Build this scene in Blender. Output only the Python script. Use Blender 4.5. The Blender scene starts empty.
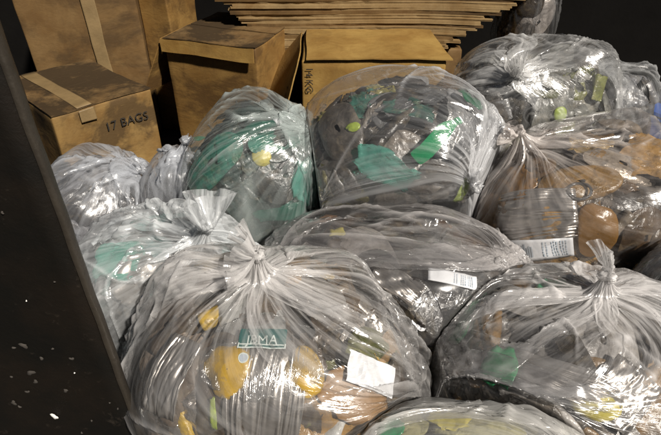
import bpy, math, random
import numpy as np
from mathutils import Vector, Matrix, noise as mnoise

# ------------------------------------------------------------------ camera
W, H, F = 661.0, 435.0, 519.0
CAM_Z, PITCH = 1.30, math.radians(35)
scene = bpy.context.scene
col = scene.collection
cam_d = bpy.data.cameras.new('camera'); cam = bpy.data.objects.new('camera', cam_d); col.objects.link(cam)
cam_d.sensor_width = 36.0; cam_d.lens = 36.0 * F / W
cam_d.clip_start = 0.02; cam_d.clip_end = 500
cam.location = (0, 0, CAM_Z); cam.rotation_euler = (math.pi / 2 - PITCH, 0, 0)
scene.camera = cam

# ------------------------------------------------------------------ night sky and the one lamp-like sun
SUN_TO = Vector((0.60, -0.66, 0.88)).normalized()          # towards the light
SUN_EL = math.asin(SUN_TO.z); SUN_AZ = math.atan2(SUN_TO.x, SUN_TO.y)
world = bpy.data.worlds.new('World'); scene.world = world; world.use_nodes = True
wn = world.node_tree.nodes; wl = world.node_tree.links
bg = wn['Background']; sky = wn.new('ShaderNodeTexSky'); sky.sky_type = 'NISHITA'; sky.sun_disc = False
sky.sun_elevation = SUN_EL; sky.sun_rotation = SUN_AZ
wl.new(sky.outputs[0], bg.inputs[0]); bg.inputs[1].default_value = 0.012
sd = bpy.data.lights.new('sun', 'SUN'); sd.energy = 5.0; sd.angle = math.radians(3.0); sd.color = (1.0, 0.93, 0.84)
sun = bpy.data.objects.new('sun', sd); col.objects.link(sun)
sun.rotation_euler = SUN_TO.to_track_quat('Z', 'Y').to_euler(); sun.location = (2, -2, 4)
scene.view_settings.view_transform = 'Standard'; scene.view_settings.look = 'None'
scene.view_settings.exposure = 0.38; scene.view_settings.gamma = 1.0
scene.view_settings.use_curve_mapping = False
scene.cycles.transparent_max_bounces = 28
scene.cycles.max_bounces = 8
scene.cycles.transmission_bounces = 8
scene.cycles.glossy_bounces = 2; scene.cycles.diffuse_bounces = 3
scene.cycles.caustics_reflective = False; scene.cycles.caustics_refractive = False
scene.cycles.use_denoising = True; scene.cycles.use_adaptive_sampling = True; scene.cycles.adaptive_threshold = .02

rng = np.random.default_rng(11); random.seed(5)
CAM = np.array([0, 0, CAM_Z])
fw = np.array([0, math.cos(PITCH), -math.sin(PITCH)]); up = np.array([0, math.sin(PITCH), math.cos(PITCH)]); rt = np.array([1.0, 0, 0])
def ray(px, py): return fw + rt * ((px - W / 2) / F) + up * ((H / 2 - py) / F)
def at(px, py, Z): return CAM + ray(px, py) * Z

# ------------------------------------------------------------------ mesh helpers
def link(name, V, faces, m, parent=None, smooth=True, uv=None, colr=None):
    """V (n,3) array, faces (m,4) or (m,3) int array or list of arrays"""
    me = bpy.data.meshes.new(name)
    V = np.asarray(V, np.float32)
    if isinstance(faces, np.ndarray): groups = [faces]
    else: groups = [np.asarray(f, np.int32) for f in faces]
    loops = np.concatenate([g.ravel() for g in groups]).astype(np.int32)
    tot = np.concatenate([np.full(len(g), g.shape[1]) for g in groups]).astype(np.int32)
    start = np.concatenate([[0], np.cumsum(tot)[:-1]]).astype(np.int32)
    me.vertices.add(len(V)); me.vertices.foreach_set('co', V.ravel())
    me.loops.add(len(loops)); me.loops.foreach_set('vertex_index', loops)
    me.polygons.add(len(tot)); me.polygons.foreach_set('loop_start', start)
    me.polygons.foreach_set('use_smooth', np.full(len(tot), smooth))
    if uv is not None:
        l = me.uv_layers.new(name='UVMap'); l.data.foreach_set('uv', np.asarray(uv, np.float32)[loops].ravel())
    if colr is not None:
        a = me.color_attributes.new('tint', 'FLOAT_COLOR', 'POINT'); a.data.foreach_set('color', np.asarray(colr, np.float32).ravel())
    me.update(calc_edges=True); me.validate()
    me.materials.append(m)
    o = bpy.data.objects.new(name, me); col.objects.link(o)
    if parent is not None: o.parent = parent; o.matrix_parent_inverse = Matrix.Translation(-Vector(parent.location))
    return o
def empty(name, loc):
    o = bpy.data.objects.new(name, None); o.location = [float(x) for x in loc]; o.empty_display_size = .05; col.objects.link(o); return o
def tag(o, label, cat, group=None, kind=None):
    o['label'] = label
    if cat: o['category'] = cat
    if group: o['group'] = group
    if kind: o['kind'] = kind
    return o
def grid_faces(R, C, wrap=False, off=0):
    i = np.arange(R - 1)[:, None]; j = np.arange(C if wrap else C - 1)[None, :]; jn = (j + 1) % C
    a = i * C + j; b = i * C + jn; c = (i + 1) * C + jn; d = (i + 1) * C + j
    return np.stack([a, b, c, d], -1).reshape(-1, 4) + off
def fbm(P, scale, seed, octv=3):
    """cheap vectorised smooth noise: sums of rotated sines, about -1..1"""
    r = np.random.default_rng(seed); out = np.zeros(len(P)); a = 1.0; tot = 0
    for o in range(octv):
        for k in range(4):
            d = r.normal(size=3); d /= np.linalg.norm(d); ph = r.uniform(0, 6.28, 2); d2 = r.normal(size=3); d2 /= np.linalg.norm(d2)
            out += a * np.sin(P @ d * scale + ph[0] + 1.3 * np.sin(P @ d2 * scale * .7 + ph[1])) * .5
        tot += a; a *= .5; scale *= 2.1
    return out / tot
def tri(x): return 2 * np.abs(2 * (x - np.floor(x + .5))) - 1

# ------------------------------------------------------------------ materials
def mat(name):
    m = bpy.data.materials.new(name); m.use_nodes = True
    nt = m.node_tree; nt.nodes.clear()
    out = nt.nodes.new('ShaderNodeOutputMaterial'); return m, nt, out
def N(nt, t, **kw):
    n = nt.nodes.new('ShaderNode' + t)
    for k, v in kw.items():
        if k in ('op',): n.operation = v
        elif k.startswith('i_'): n.inputs[int(k[2:])].default_value = v
        else:
            setattr(n, k, v)
    return n
def math_(nt, op, a, b=None, c=None, clamp=False):
    n = nt.nodes.new('ShaderNodeMath'); n.operation = op; n.use_clamp = clamp
    for k, v in enumerate((a, b, c)):
        if v is None: continue
        if hasattr(v, 'node'): nt.links.new(v, n.inputs[k])
        else: n.inputs[k].default_value = v
    return n.outputs[0]
def noise_(nt, vec, scale, detail=4, rough=.55, dist=0.0):
    n = nt.nodes.new('ShaderNodeTexNoise'); n.inputs['Scale'].default_value = scale; n.inputs['Detail'].default_value = detail
    n.inputs['Roughness'].default_value = rough; n.inputs['Distortion'].default_value = dist
    nt.links.new(vec, n.inputs['Vector']); return n.outputs['Fac']
def ramp_(nt, fac, stops):
    n = nt.nodes.new('ShaderNodeValToRGB'); nt.links.new(fac, n.inputs[0]); e = n.color_ramp.elements
    while len(e) < len(stops): e.new(.5)
    for k, (p, c) in enumerate(stops):
        e[k].position = p; e[k].color = (*c, 1) if len(c) == 3 else c
    return n.outputs[0]
def mapping_(nt, vec, sc, loc=(0, 0, 0), rot=(0, 0, 0)):
    n = nt.nodes.new('ShaderNodeMapping'); n.inputs['Scale'].default_value = sc; n.inputs['Location'].default_value = loc; n.inputs['Rotation'].default_value = rot
    nt.links.new(vec, n.inputs['Vector']); return n.outputs[0]
def mixc(nt, fac, a, b, mode='MIX'):
    n = nt.nodes.new('ShaderNodeMix'); n.data_type = 'RGBA'; n.blend_type = mode
    for k, v in ((0, fac), (6, a), (7, b)):
        if hasattr(v, 'node'): nt.links.new(v, n.inputs[k])
        elif k == 0: n.inputs[k].default_value = v
        else: n.inputs[k].default_value = (*v, 1)
    return n.outputs[2]
def bump_(nt, h, strength, dist):
    b = nt.nodes.new('ShaderNodeBump'); b.inputs['Strength'].default_value = strength; b.inputs['Distance'].default_value = dist
    nt.links.new(h, b.inputs['Height']); return b.outputs[0]

def film_mat(name, haze=.10, tint=(.9, .88, .86), rough=.26, bump=1.0, seed=0.0, trans=(.97, .97, .97), knotw=.5, reach=.17, gloss=.06):
    """thin polythene: clear where it is one smooth layer, milky where it is gathered into the knot or seen edge-on"""
    m, nt, out = mat(name); L = nt.links.new
    uv = N(nt, 'TexCoord').outputs['UV']
    sp = N(nt, 'SeparateXYZ'); L(uv, sp.inputs[0]); v = sp.outputs[1]
    fall = math_(nt, 'POWER', 2.718, math_(nt, 'DIVIDE', v, -reach))
    p1 = noise_(nt, mapping_(nt, uv, (1, .10, 1), (seed, seed * .7, 0)), 62, 4, .6, .3)      # fine pleats running from the knot
    p2 = noise_(nt, mapping_(nt, uv, (1, .14, 1), (seed * 3, seed, 0)), 19, 5, .62, .5)      # wider stretch lines
    n2 = noise_(nt, mapping_(nt, uv, (1, .7, 1), (seed * 2, 0, 0)), 15, 4, .55, .8)          # soft crumples
    ridge = math_(nt, 'ABSOLUTE', math_(nt, 'SUBTRACT', n2, .5))
    h = math_(nt, 'ADD', math_(nt, 'MULTIPLY', p1, math_(nt, 'ADD', math_(nt, 'MULTIPLY', fall, 1.2), .16)), math_(nt, 'MULTIPLY', ridge, -.9))
    h = math_(nt, 'ADD', h, math_(nt, 'MULTIPLY', p2, .6))
    nor = bump_(nt, h, min(1.0, .9 * bump), .0055 * bump)
    lw = N(nt, 'LayerWeight'); lw.inputs[0].default_value = .5; L(nor, lw.inputs['Normal'])
    fac = lw.outputs['Facing']
    cosv = math_(nt, 'MAXIMUM', math_(nt, 'SUBTRACT', 1.0, fac), .08)
    cloud = noise_(nt, uv, 6, 3, .5)
    s1 = ramp_(nt, p1, [(.42, (.04, .04, .04)), (.62, (1, 1, 1))]); s2 = ramp_(nt, p2, [(.60, (0, 0, 0)), (.70, (1, 1, 1))])
    hz = math_(nt, 'MULTIPLY', ramp_(nt, cloud, [(.3, (.25, .25, .25)), (.7, (1, 1, 1))]), haze * 1.4)
    hz = math_(nt, 'ADD', hz, math_(nt, 'MULTIPLY', math_(nt, 'MULTIPLY', fall, s1), knotw))
    hz = math_(nt, 'ADD', hz, math_(nt, 'MULTIPLY', s2, haze * 2.0 + .06))
    fold = N(nt, 'VertexColor'); fold.layer_name = 'tint'; fs = N(nt, 'SeparateColor'); L(fold.outputs['Color'], fs.inputs[0])
    hz = math_(nt, 'ADD', hz, math_(nt, 'MULTIPLY', fs.outputs[0], .30))          # film doubled up in a fold is milkier
    thin = math_(nt, 'SUBTRACT', 1.0, math_(nt, 'MINIMUM', hz, .85))
    opac = math_(nt, 'SUBTRACT', 1.0, math_(nt, 'POWER', thin, math_(nt, 'DIVIDE', 1.0, cosv)), clamp=True)
    tr = N(nt, 'BsdfTransparent'); tr.inputs[0].default_value = (*trans, 1)
    df = N(nt, 'BsdfDiffuse'); df.inputs[0].default_value = (*tint, 1); L(nor, df.inputs['Normal'])
    tl = N(nt, 'BsdfTranslucent'); tl.inputs[0].default_value = (*tint, 1); L(nor, tl.inputs['Normal'])
    mx = N(nt, 'MixShader', i_0=.4); L(df.outputs[0], mx.inputs[1]); L(tl.outputs[0], mx.inputs[2])
    m1 = N(nt, 'MixShader'); L(opac, m1.inputs[0]); L(tr.outputs[0], m1.inputs[1]); L(mx.outputs[0], m1.inputs[2])
    gl = N(nt, 'BsdfGlossy'); gl.inputs[0].default_value = (1, 1, 1, 1); gl.inputs['Roughness'].default_value = rough; L(nor, gl.inputs['Normal'])
    fr = math_(nt, 'ADD', math_(nt, 'MULTIPLY', math_(nt, 'POWER', fac, 5.0), .8), gloss, clamp=True)
    m2 = N(nt, 'MixShader'); L(fr, m2.inputs[0]); L(m1.outputs[0], m2.inputs[1]); L(gl.outputs[0], m2.inputs[2])
    L(m2.outputs[0], out.inputs[0]); return m

def plain(name, c, rough=.6, metal=0.0, var=.25, scale=14, bump=.3, bscale=60, spec=.5, coat=0.0):
    m, nt, out = mat(name); L = nt.links.new
    p = N(nt, 'BsdfPrincipled'); oc = N(nt, 'TexCoord').outputs['Object']
    f = noise_(nt, oc, scale, 5, .6)
    c = np.array(c); cc = mixc(nt, f, tuple(c * (1 - var)), tuple(np.minimum(1, c * (1 + var))))
    L(cc, p.inputs['Base Color']); p.inputs['Roughness'].default_value = rough; p.inputs['Metallic'].default_value = metal
    p.inputs['Specular IOR Level'].default_value = spec; p.inputs['Coat Weight'].default_value = coat
    L(bump_(nt, noise_(nt, oc, bscale, 4), bump, .004), p.inputs['Normal'])
    L(p.outputs[0], out.inputs[0]); return m
def coloured_plastic(name, c, alpha=.75, rough=.15):
    """see-through coloured plastic wall"""
    m, nt, out = mat(name); L = nt.links.new
    p = N(nt, 'BsdfPrincipled'); p.inputs['Base Color'].default_value = (*c, 1); p.inputs['Roughness'].default_value = rough
    tr = N(nt, 'BsdfTransparent'); tr.inputs[0].default_value = (*[min(1, x * 1.6 + .25) for x in c], 1)
    oc = N(nt, 'TexCoord').outputs['Object']; L(bump_(nt, noise_(nt, oc, 45, 3), .4, .006), p.inputs['Normal'])
    mx = N(nt, 'MixShader', i_0=alpha); L(tr.outputs[0], mx.inputs[1]); L(p.outputs[0], mx.inputs[2]); L(mx.outputs[0], out.inputs[0]); return m
def tint_mat(name, rough=.45):
    m, nt, out = mat(name); L = nt.links.new
    p = N(nt, 'BsdfPrincipled'); a = N(nt, 'VertexColor'); a.layer_name = 'tint'
    oc = N(nt, 'TexCoord').outputs['Object']
    f = noise_(nt, oc, 30, 5, .65)
    cc = mixc(nt, 1.0, a.outputs['Color'], ramp_(nt, f, [(.25, (.55, .55, .55)), (.75, (1.25, 1.25, 1.25))]), 'MULTIPLY')
    pr_ = noise_(nt, mapping_(nt, oc, (1, 1, 1), (4, 2, 7)), 24, 3, .5, 1.2)
    cc = mixc(nt, math_(nt, 'MULTIPLY', ramp_(nt, pr_, [(.5, (0, 0, 0)), (.7, (1, 1, 1))]), .22), cc, (.30, .24, .15))
    pr2 = noise_(nt, mapping_(nt, oc, (1, 1, 1), (9, 5, 1)), 33, 2, .5, 1.0)
    cc = mixc(nt, math_(nt, 'MULTIPLY', ramp_(nt, pr2, [(.52, (0, 0, 0)), (.68, (1, 1, 1))]), .45), cc, (.02, .018, .016))
    L(cc, p.inputs['Base Color']); L(a.outputs['Alpha'], p.inputs['Metallic']); p.inputs['Roughness'].default_value = rough
    L(bump_(nt, noise_(nt, oc, 45, 4, .55, 1.2), .55, .006), p.inputs['Normal'])
    L(p.outputs[0], out.inputs[0]); return m
def card_mat(name, c=(.36, .225, .085), stain=.5, seed=0.0, dark=(.075, .045, .018), lo=.5, hi=.62):
    """kraft cardboard: faint flute lines, scuffs, crush creases, wet stains with their own outlines"""
    m, nt, out = mat(name); L = nt.links.new
    p = N(nt, 'BsdfPrincipled'); tc = N(nt, 'TexCoord'); uv = tc.outputs['UV']; oc = tc.outputs['Object']
    c = np.array(c)
    fib = noise_(nt, mapping_(nt, uv, (1, 7, 1)), 55, 6, .75)
    blo = noise_(nt, mapping_(nt, oc, (1, 1, 1), (seed, seed, 0)), 7, 6, .65, .5)
    base = mixc(nt, fib, tuple(c * .88), tuple(c * 1.1))
    base = mixc(nt, ramp_(nt, blo, [(.35, (0, 0, 0)), (.65, (1, 1, 1))]), base, tuple(c * np.array([.66, .58, .48])))
    st = noise_(nt, mapping_(nt, oc, (1, 1, 1.5), (seed * 1.7 + 3, seed, 1)), 3.4, 7, .66, .3)
    sf = math_(nt, 'MULTIPLY', ramp_(nt, st, [(lo, (0, 0, 0)), (hi, (1, 1, 1))]), stain)
    base = mixc(nt, sf, base, dark)
    rim = ramp_(nt, st, [(lo - .05, (0, 0, 0)), (lo - .015, (1, 1, 1)), (lo + .02, (0, 0, 0))])                # tide mark round the stain
    base = mixc(nt, math_(nt, 'MULTIPLY', rim, .3 * stain), base, tuple(np.array(dark) * 1.6))
    drip = noise_(nt, mapping_(nt, uv, (9, 1.0, 1), (seed * 2, 1, 0)), 5, 5, .6)
    base = mixc(nt, math_(nt, 'MULTIPLY', ramp_(nt, drip, [(.58, (0, 0, 0)), (.68, (1, 1, 1))]), .4 * stain), base, tuple(np.array(dark) * 1.5))
    scuff = noise_(nt, mapping_(nt, uv, (2, 14, 1), (seed, 2, 0)), 8, 7, .78)
    base = mixc(nt, math_(nt, 'MULTIPLY', ramp_(nt, scuff, [(.60, (0, 0, 0)), (.66, (1, 1, 1))]), .22), base, tuple(np.minimum(1, c * np.array([1.35, 1.4, 1.5]))))
    base = mixc(nt, math_(nt, 'MULTIPLY', ramp_(nt, scuff, [(.34, (1, 1, 1)), (.40, (0, 0, 0))]), .25), base, tuple(c * .42))
    L(base, p.inputs['Base Color']); p.inputs['Roughness'].default_value = .75; p.inputs['Specular IOR Level'].default_value = .25
    crush = math_(nt, 'ABSOLUTE', math_(nt, 'SUBTRACT', noise_(nt, mapping_(nt, uv, (1.3, 3.2, 1), (0, seed, 0)), 7, 4, .6, .7), .5))
    h = math_(nt, 'ADD', math_(nt, 'MULTIPLY', crush, -1.3), math_(nt, 'MULTIPLY', blo, .8))
    h = math_(nt, 'ADD', h, math_(nt, 'MULTIPLY', fib, .15))
    L(bump_(nt, h, .22, .009), p.inputs['Normal'])
    L(p.outputs[0], out.inputs[0]); return m
def black_steel(name):
    m, nt, out = mat(name); L = nt.links.new
    p = N(nt, 'BsdfPrincipled'); oc = N(nt, 'TexCoord').outputs['Object']
    g = noise_(nt, oc, 5, 6, .65); d = noise_(nt, oc, 26, 6, .7, .3); s = noise_(nt, oc, 95, 3, .6)
    c = mixc(nt, ramp_(nt, g, [(.4, (0, 0, 0)), (.75, (1, 1, 1))]), (.0045, .004, .003), (.012, .008, .005))
    c = mixc(nt, math_(nt, 'MULTIPLY', ramp_(nt, d, [(.62, (0, 0, 0)), (.76, (1, 1, 1))]), .35), c, (.07, .055, .042))
    c = mixc(nt, ramp_(nt, s, [(.79, (0, 0, 0)), (.83, (1, 1, 1))]), c, (.3, .28, .25))
    L(c, p.inputs['Base Color']); p.inputs['Roughness'].default_value = .55; p.inputs['Specular IOR Level'].default_value = .25
    L(bump_(nt, d, .5, .004), p.inputs['Normal']); L(p.outputs[0], out.inputs[0]); return m

M = {}
M['steel'] = black_steel('black_painted_steel')
M['rim'] = plain('scuffed_steel_edge', (.028, .023, .017), .45, 0, .5, 20, .4, 70)
M['wall'] = plain('unlit_dark_black', (.006, .0055, .005), .95, 0, .5, 3, .5, 20, .05)  # near-black colour stands in for the unlit dark
M['ground'] = plain('dark_wet_asphalt', (.03, .028, .026), .75, 0, .5, 5, .8, 90, .2)
M['white'] = plain('white_paper', (.62, .63, .65), .6, 0, .08, 20, .3, 60)
M['splash'] = plain('white_droppings', (.72, .70, .66), .7, 0, .15, 40, .3, 90)
M['chip'] = plain('dull_droppings', (.04, .034, .028), .8, 0, .4, 60, .3, 90)
M['ink'] = plain('black_ink', (.02, .018, .015), .6, 0, .3, 60, .1, 60)
M['greyink'] = plain('grey_ink', (.34, .39, .44), .6, 0, .3, 60, .1, 60)
M['tealink'] = plain('teal_ink', (.008, .085, .078), .5, 0, .2, 60, .1, 60)
M['whiteink'] = plain('white_ink', (.5, .56, .53), .5, 0, .05, 60, .1, 60)
M['green'] = coloured_plastic('green_bottle_plastic', (.01, .23, .085), .82)
M['gpack'] = plain('green_packet', (.012, .26, .085), .28, 0, .45, 30, .5, 40)
M['darkgreen'] = coloured_plastic('dark_green_plastic', (.01, .10, .045), .85)
M['teal'] = coloured_plastic('teal_film', (.16, .40, .34), .32, .2)
M['teal2'] = coloured_plastic('deep_teal_film', (.014, .11, .075), .5, .2)
M['yellow'] = plain('yellow_peel', (.36, .31, .06), .4, 0, .55, 26, .6, 45)
M['lime'] = plain('lime_plastic', (.24, .31, .04), .35, 0, .5, 26, .6, 45)
M['orange'] = plain('orange_yellow_food', (.38, .235, .022), .3, 0, .85, 17, .8, 34)
M['amber'] = coloured_plastic('amber_brown_plastic', (.20, .10, .022), .8, .3)
M['brown'] = plain('wet_brown_board', (.20, .11, .04), .5, 0, .4, 16)
M['clear'] = film_mat('clear_wrapper_film', .04, (.9, .9, .88), .16, 1.2, 3.0, knotw=0.0, gloss=.09)
M['foil'] = plain('silvery_foil_film', (.38, .355, .33), .33, .8, .3, 20, .25, 38)
M['blue'] = plain('blue_crate_plastic', (.025, .07, .26), .5, 0, .15, 20)
M['black_cap'] = plain('black_ring_plastic', (.03, .03, .03), .3, 0, .2, 20)
M['wrap'] = tint_mat('mixed_wrappers', .30)
M['tape'] = plain('tan_parcel_tape', (.19, .13, .06), .45, 0, .5, 12)

# ------------------------------------------------------------------ setting
def boxmesh(lo, hi):
    x0, y0, z0 = lo; x1, y1, z1 = hi
    V = np.array([(x0, y0, z0), (x1, y0, z0), (x1, y1, z0), (x0, y1, z0), (x0, y0, z1), (x1, y0, z1), (x1, y1, z1), (x0, y1, z1)], float)
    Fc = np.array([(0, 3, 2, 1), (4, 5, 6, 7), (0, 1, 5, 4), (1, 2, 6, 5), (2, 3, 7, 6), (3, 0, 4, 7)])
    return V, Fc
gx = np.array([(-60, -40, 0), (60, -40, 0), (60, 80, 0), (-60, 80, 0)], float)
g = link('ground', gx, np.array([(0, 1, 2, 3)]), M['ground'], smooth=False); g['kind'] = 'structure'

w = empty('added_dark_wall', (0, 3.3, 0)); tag(w, 'added black wall standing in for the unlit dark behind the cardboard and bags', 'wall')  # wall added so the unlit void behind the heap renders black
V, Fc = boxmesh((-3.2, 3.3, 0), (4.2, 3.45, 2.7)); link('wall_face', V, Fc, M['wall'], w, False)
V, Fc = boxmesh((-3.25, 3.26, 2.7), (4.25, 3.5, 2.8)); link('coping', V, Fc, M['wall'], w, False)

# black steel leaf in the left foreground
EX, EY = -.395, .625
lf = empty('steel_door', (EX - .6, EY, 0)); tag(lf, 'black steel door leaf with white splashes, standing at the left edge in front of the bags', 'door')
nx, nz = 40, 60
xs = np.linspace(EX - 1.3, EX - .006, nx); zs = np.linspace(.01, 1.95, nz)
X, Z = np.meshgrid(xs, zs); P = np.stack([X, np.full_like(X, EY), Z], -1).reshape(-1, 3)
P[:, 1] += .0012 * fbm(P, 5, 3)
Pb = P.copy(); Pb[:, 1] += .016
gf = grid_faces(nz, nx)
ring = np.concatenate([np.arange(nx), np.arange(1, nz) * nx + nx - 1, (nz - 1) * nx + np.arange(nx - 2, -1, -1), np.arange(nz - 2, 0, -1) * nx])
nP = len(P); rn = np.roll(ring, -1)
side = np.stack([ring, ring + nP, rn + nP, rn], -1)
link('panel', np.concatenate([P, Pb]), np.concatenate([gf, gf[:, ::-1] + nP, side]), M['steel'], lf)
# rounded worn edge strip
zz = np.linspace(.01, 1.95, 90); pr = [(-.006, -.0015), (-.001, -.002), (.0015, .001), (.002, .005), (.002, .012), (.0005, .017), (-.003, .019), (-.010, .019)]
P = np.array([(EX + a + .0006 * math.sin(z * 23 + b * 40) + .0004 * math.sin(z * 61), EY + b, z) for z in zz for a, b in pr])
link('edge_strip', P, grid_faces(len(zz), len(pr)), M['rim'], lf)
def splash(px, py, r, m, seed, parent):
    d = ray(px, py); t = EY / d[1]; c = CAM + d * t
    R_ = np.random.default_rng(seed); n = 14; th = np.linspace(0, 6.283, n, endpoint=False)
    r *= .75; rr = r * (1 + .35 * np.sin(th * 2 + R_.uniform(0, 6)) + .22 * np.sin(th * 3 + R_.uniform(0, 6)) + R_.uniform(-.15, .15, n))
    V = [(c[0], EY - .0038, c[2])] + [(c[0] + .55 * q * math.cos(a), EY - .0034, c[2] + .55 * q * math.sin(a)) for q, a in zip(rr, th)] + [(c[0] + q * math.cos(a), EY - .0016, c[2] + q * math.sin(a)) for q, a in zip(rr, th)]
    k = np.arange(n); kn = (k + 1) % n
    link('splash', np.array(V), [np.stack([np.zeros(n, int), 1 + kn, 1 + k], -1), np.stack([1 + k, 1 + kn, 1 + n + kn, 1 + n + k], -1)], m, parent)
for k, (px, py, r, kk) in enumerate([(55, 416, .0095, 0), (24, 345, .0085, 1), (14, 347, .004, 1), (31, 372, .009, 1), (36, 381, .006, 1), (14, 402, .0075, 1), (20, 406, .004, 1), (87, 314, .0028, 0), (72, 358, .005, 1), (42, 358, .005, 1), (66, 390, .006, 1), (53, 348, .003, 1), (28, 391, .005, 1), (118, 408, .003, 1), (36, 424, .002, 0), (3, 212, .003, 1), (37, 307, .002, 0), (92, 420, .003, 1), (75, 372, .0015, 0), (12, 376, .003, 1), (55, 281, .002, 1), (27, 300, .0015, 0), (110, 402, .002, 1), (82, 432, .003, 1)]):
    if kk == 0 and r < .003 and k % 3: continue
    splash(px, py, r, M['splash'] if kk == 0 else M['chip'], k, lf)

# ------------------------------------------------------------------ bags: shape solver
class Bag: pass
def solve_bag(L, R, top, Zc, depth=1.0, base=0.0, seed=0, yaw=0.0, sink=.03):
    b = Bag(); b.seed = seed; xc = ((L + R) / 2 - W / 2) / F
    rx = (R - L) / 2 * Zc / F; ry = rx * depth
    lo, hi = .05, .8
    for _ in range(50):
        rz = (lo + hi) / 2; cz = base + rz - sink
        yc = ((cz - CAM_Z) / Zc + math.sin(PITCH)) / math.cos(PITCH)
        v = yc + math.sqrt((rz * math.cos(PITCH)) ** 2 + (ry * math.sin(PITCH)) ** 2) / Zc
        if H / 2 - v * F > top: lo = rz
        else: hi = rz
    b.rad = np.array([rx, ry, rz]); b.c = CAM + Zc * (fw + rt * xc + up * yc); b.base = base
    cy, sy = math.cos(yaw), math.sin(yaw); b.R = np.array([[cy, -sy, 0], [sy, cy, 0], [0, 0, 1]])
    r = np.random.default_rng(seed + 100); b.ld = r.normal(size=(30, 3)); b.ld /= np.linalg.norm(b.ld, axis=1)[:, None]
    b.la = np.concatenate([r.uniform(-.16, .05, 12), r.uniform(.03, .10, 18)]); b.lk = np.concatenate([r.uniform(3, 9, 12), r.uniform(10, 60, 18)]); b.planes = []
    return b
def lump(b, d):
    out = (np.abs(d) ** 2.7).sum(-1) ** (-1 / 2.7)
    for k in range(30): out += b.la[k] * np.exp(b.lk[k] * (d @ b.ld[k] - 1))
    return out
def toq(b, P): return ((P - b.c) @ b.R) / b.rad
def fromq(b, q): return (q * b.rad) @ b.R.T + b.c
def clip(b, P, eps=.002):
    for n, d in b.planes:
        e = P @ n - d + eps; P = P - np.maximum(e, 0)[..., None] * n
    P[..., 2] = np.maximum(P[..., 2], b.base + .003)
    return P
def tuck(b, P, lim=.965, eps=.004):
    q = toq(b, P); ln = np.linalg.norm(q, axis=1) + 1e-9; u = q / ln[:, None]
    return clip(b, fromq(b, u * np.minimum(ln, lim * lump(b, u))[:, None]), eps)
def hit(b, px, py, s):
    """point on the bag's contents at level s along a sight line (closest point if it misses)"""
    o = toq(b, CAM[None])[0]; d = (ray(px, py) @ b.R) / b.rad; se = s
    for _ in range(6):
        A = d @ d; B = o @ d; Cc = o @ o - se * se; D = B * B - A * Cc
        t = (-B - math.sqrt(max(D, 0))) / A
        q = o + t * d; q *= se / np.linalg.norm(q)
        se = s * float(lump(b, (q / np.linalg.norm(q))[None])[0])
    return q
def frame(b, q):
    p = fromq(b, q[None])[0]; n = (q / b.rad) @ b.R.T; n /= np.linalg.norm(n)
    x = rt - n * (rt @ n); x /= np.linalg.norm(x); y = np.cross(n, x)
    return p, n, x, y

BAGS = {}
def addbag(key, *a, **k): BAGS[key] = solve_bag(*a, **k); return BAGS[key]
addbag('front', 128, 432, 256, 1.25, depth=.82, seed=1)
addbag('bottom', 325, 615, 404, 1.02, depth=.8, seed=2)
addbag('right_front', 424, 720, 280, 1.27, depth=.8, seed=3)
addbag('left', 80, 264, 198, 1.50, depth=.95, seed=4)
addbag('far_left', 52, 160, 156, 1.86, depth=1.1, seed=5)
addbag('small', 150, 222, 152, 1.88, depth=1.1, seed=6)
addbag('teal', 190, 340, 112, 1.80, depth=.95, seed=7)
addbag('big', 282, 506, 77, 1.80, depth=.8, seed=8)
addbag('dark', 258, 524, 207, 1.52, depth=.75, seed=9)
addbag('brown', 462, 676, 127, 1.66, depth=.8, seed=10)
addbag('back', 438, 604, 50, 2.10, depth=.8, seed=12)
addbag('back_right', 540, 646, 70, 2.20, depth=1.0, seed=13)
addbag('edge', 616, 722, 240, 1.45, depth=.7, seed=14)
addbag('top', 498, 556, -26, 2.50, depth=1.2, base=.45, seed=15)
keys = list(BAGS)
for i in range(len(keys)):
    for j in range(i + 1, len(keys)):
        a, b = BAGS[keys[i]], BAGS[keys[j]]
        lo, hi = 0.0, 1.0
        for _ in range(40):
            t = (lo + hi) / 2; p = a.c + (b.c - a.c) * t
            if np.linalg.norm(toq(a, p[None])) < np.linalg.norm(toq(b, p[None])): lo = t
            else: hi = t
        lev = np.linalg.norm(toq(a, p[None]))
        if lev > 1.3: continue
        qa = toq(a, p[None])[0]; qb = toq(b, p[None])[0]
        n = (qa / a.rad) @ a.R.T - (qb / b.rad) @ b.R.T; n /= np.linalg.norm(n)
        d = p @ n
        a.planes.append((n, d)); b.planes.append((-n, -d))

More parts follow.
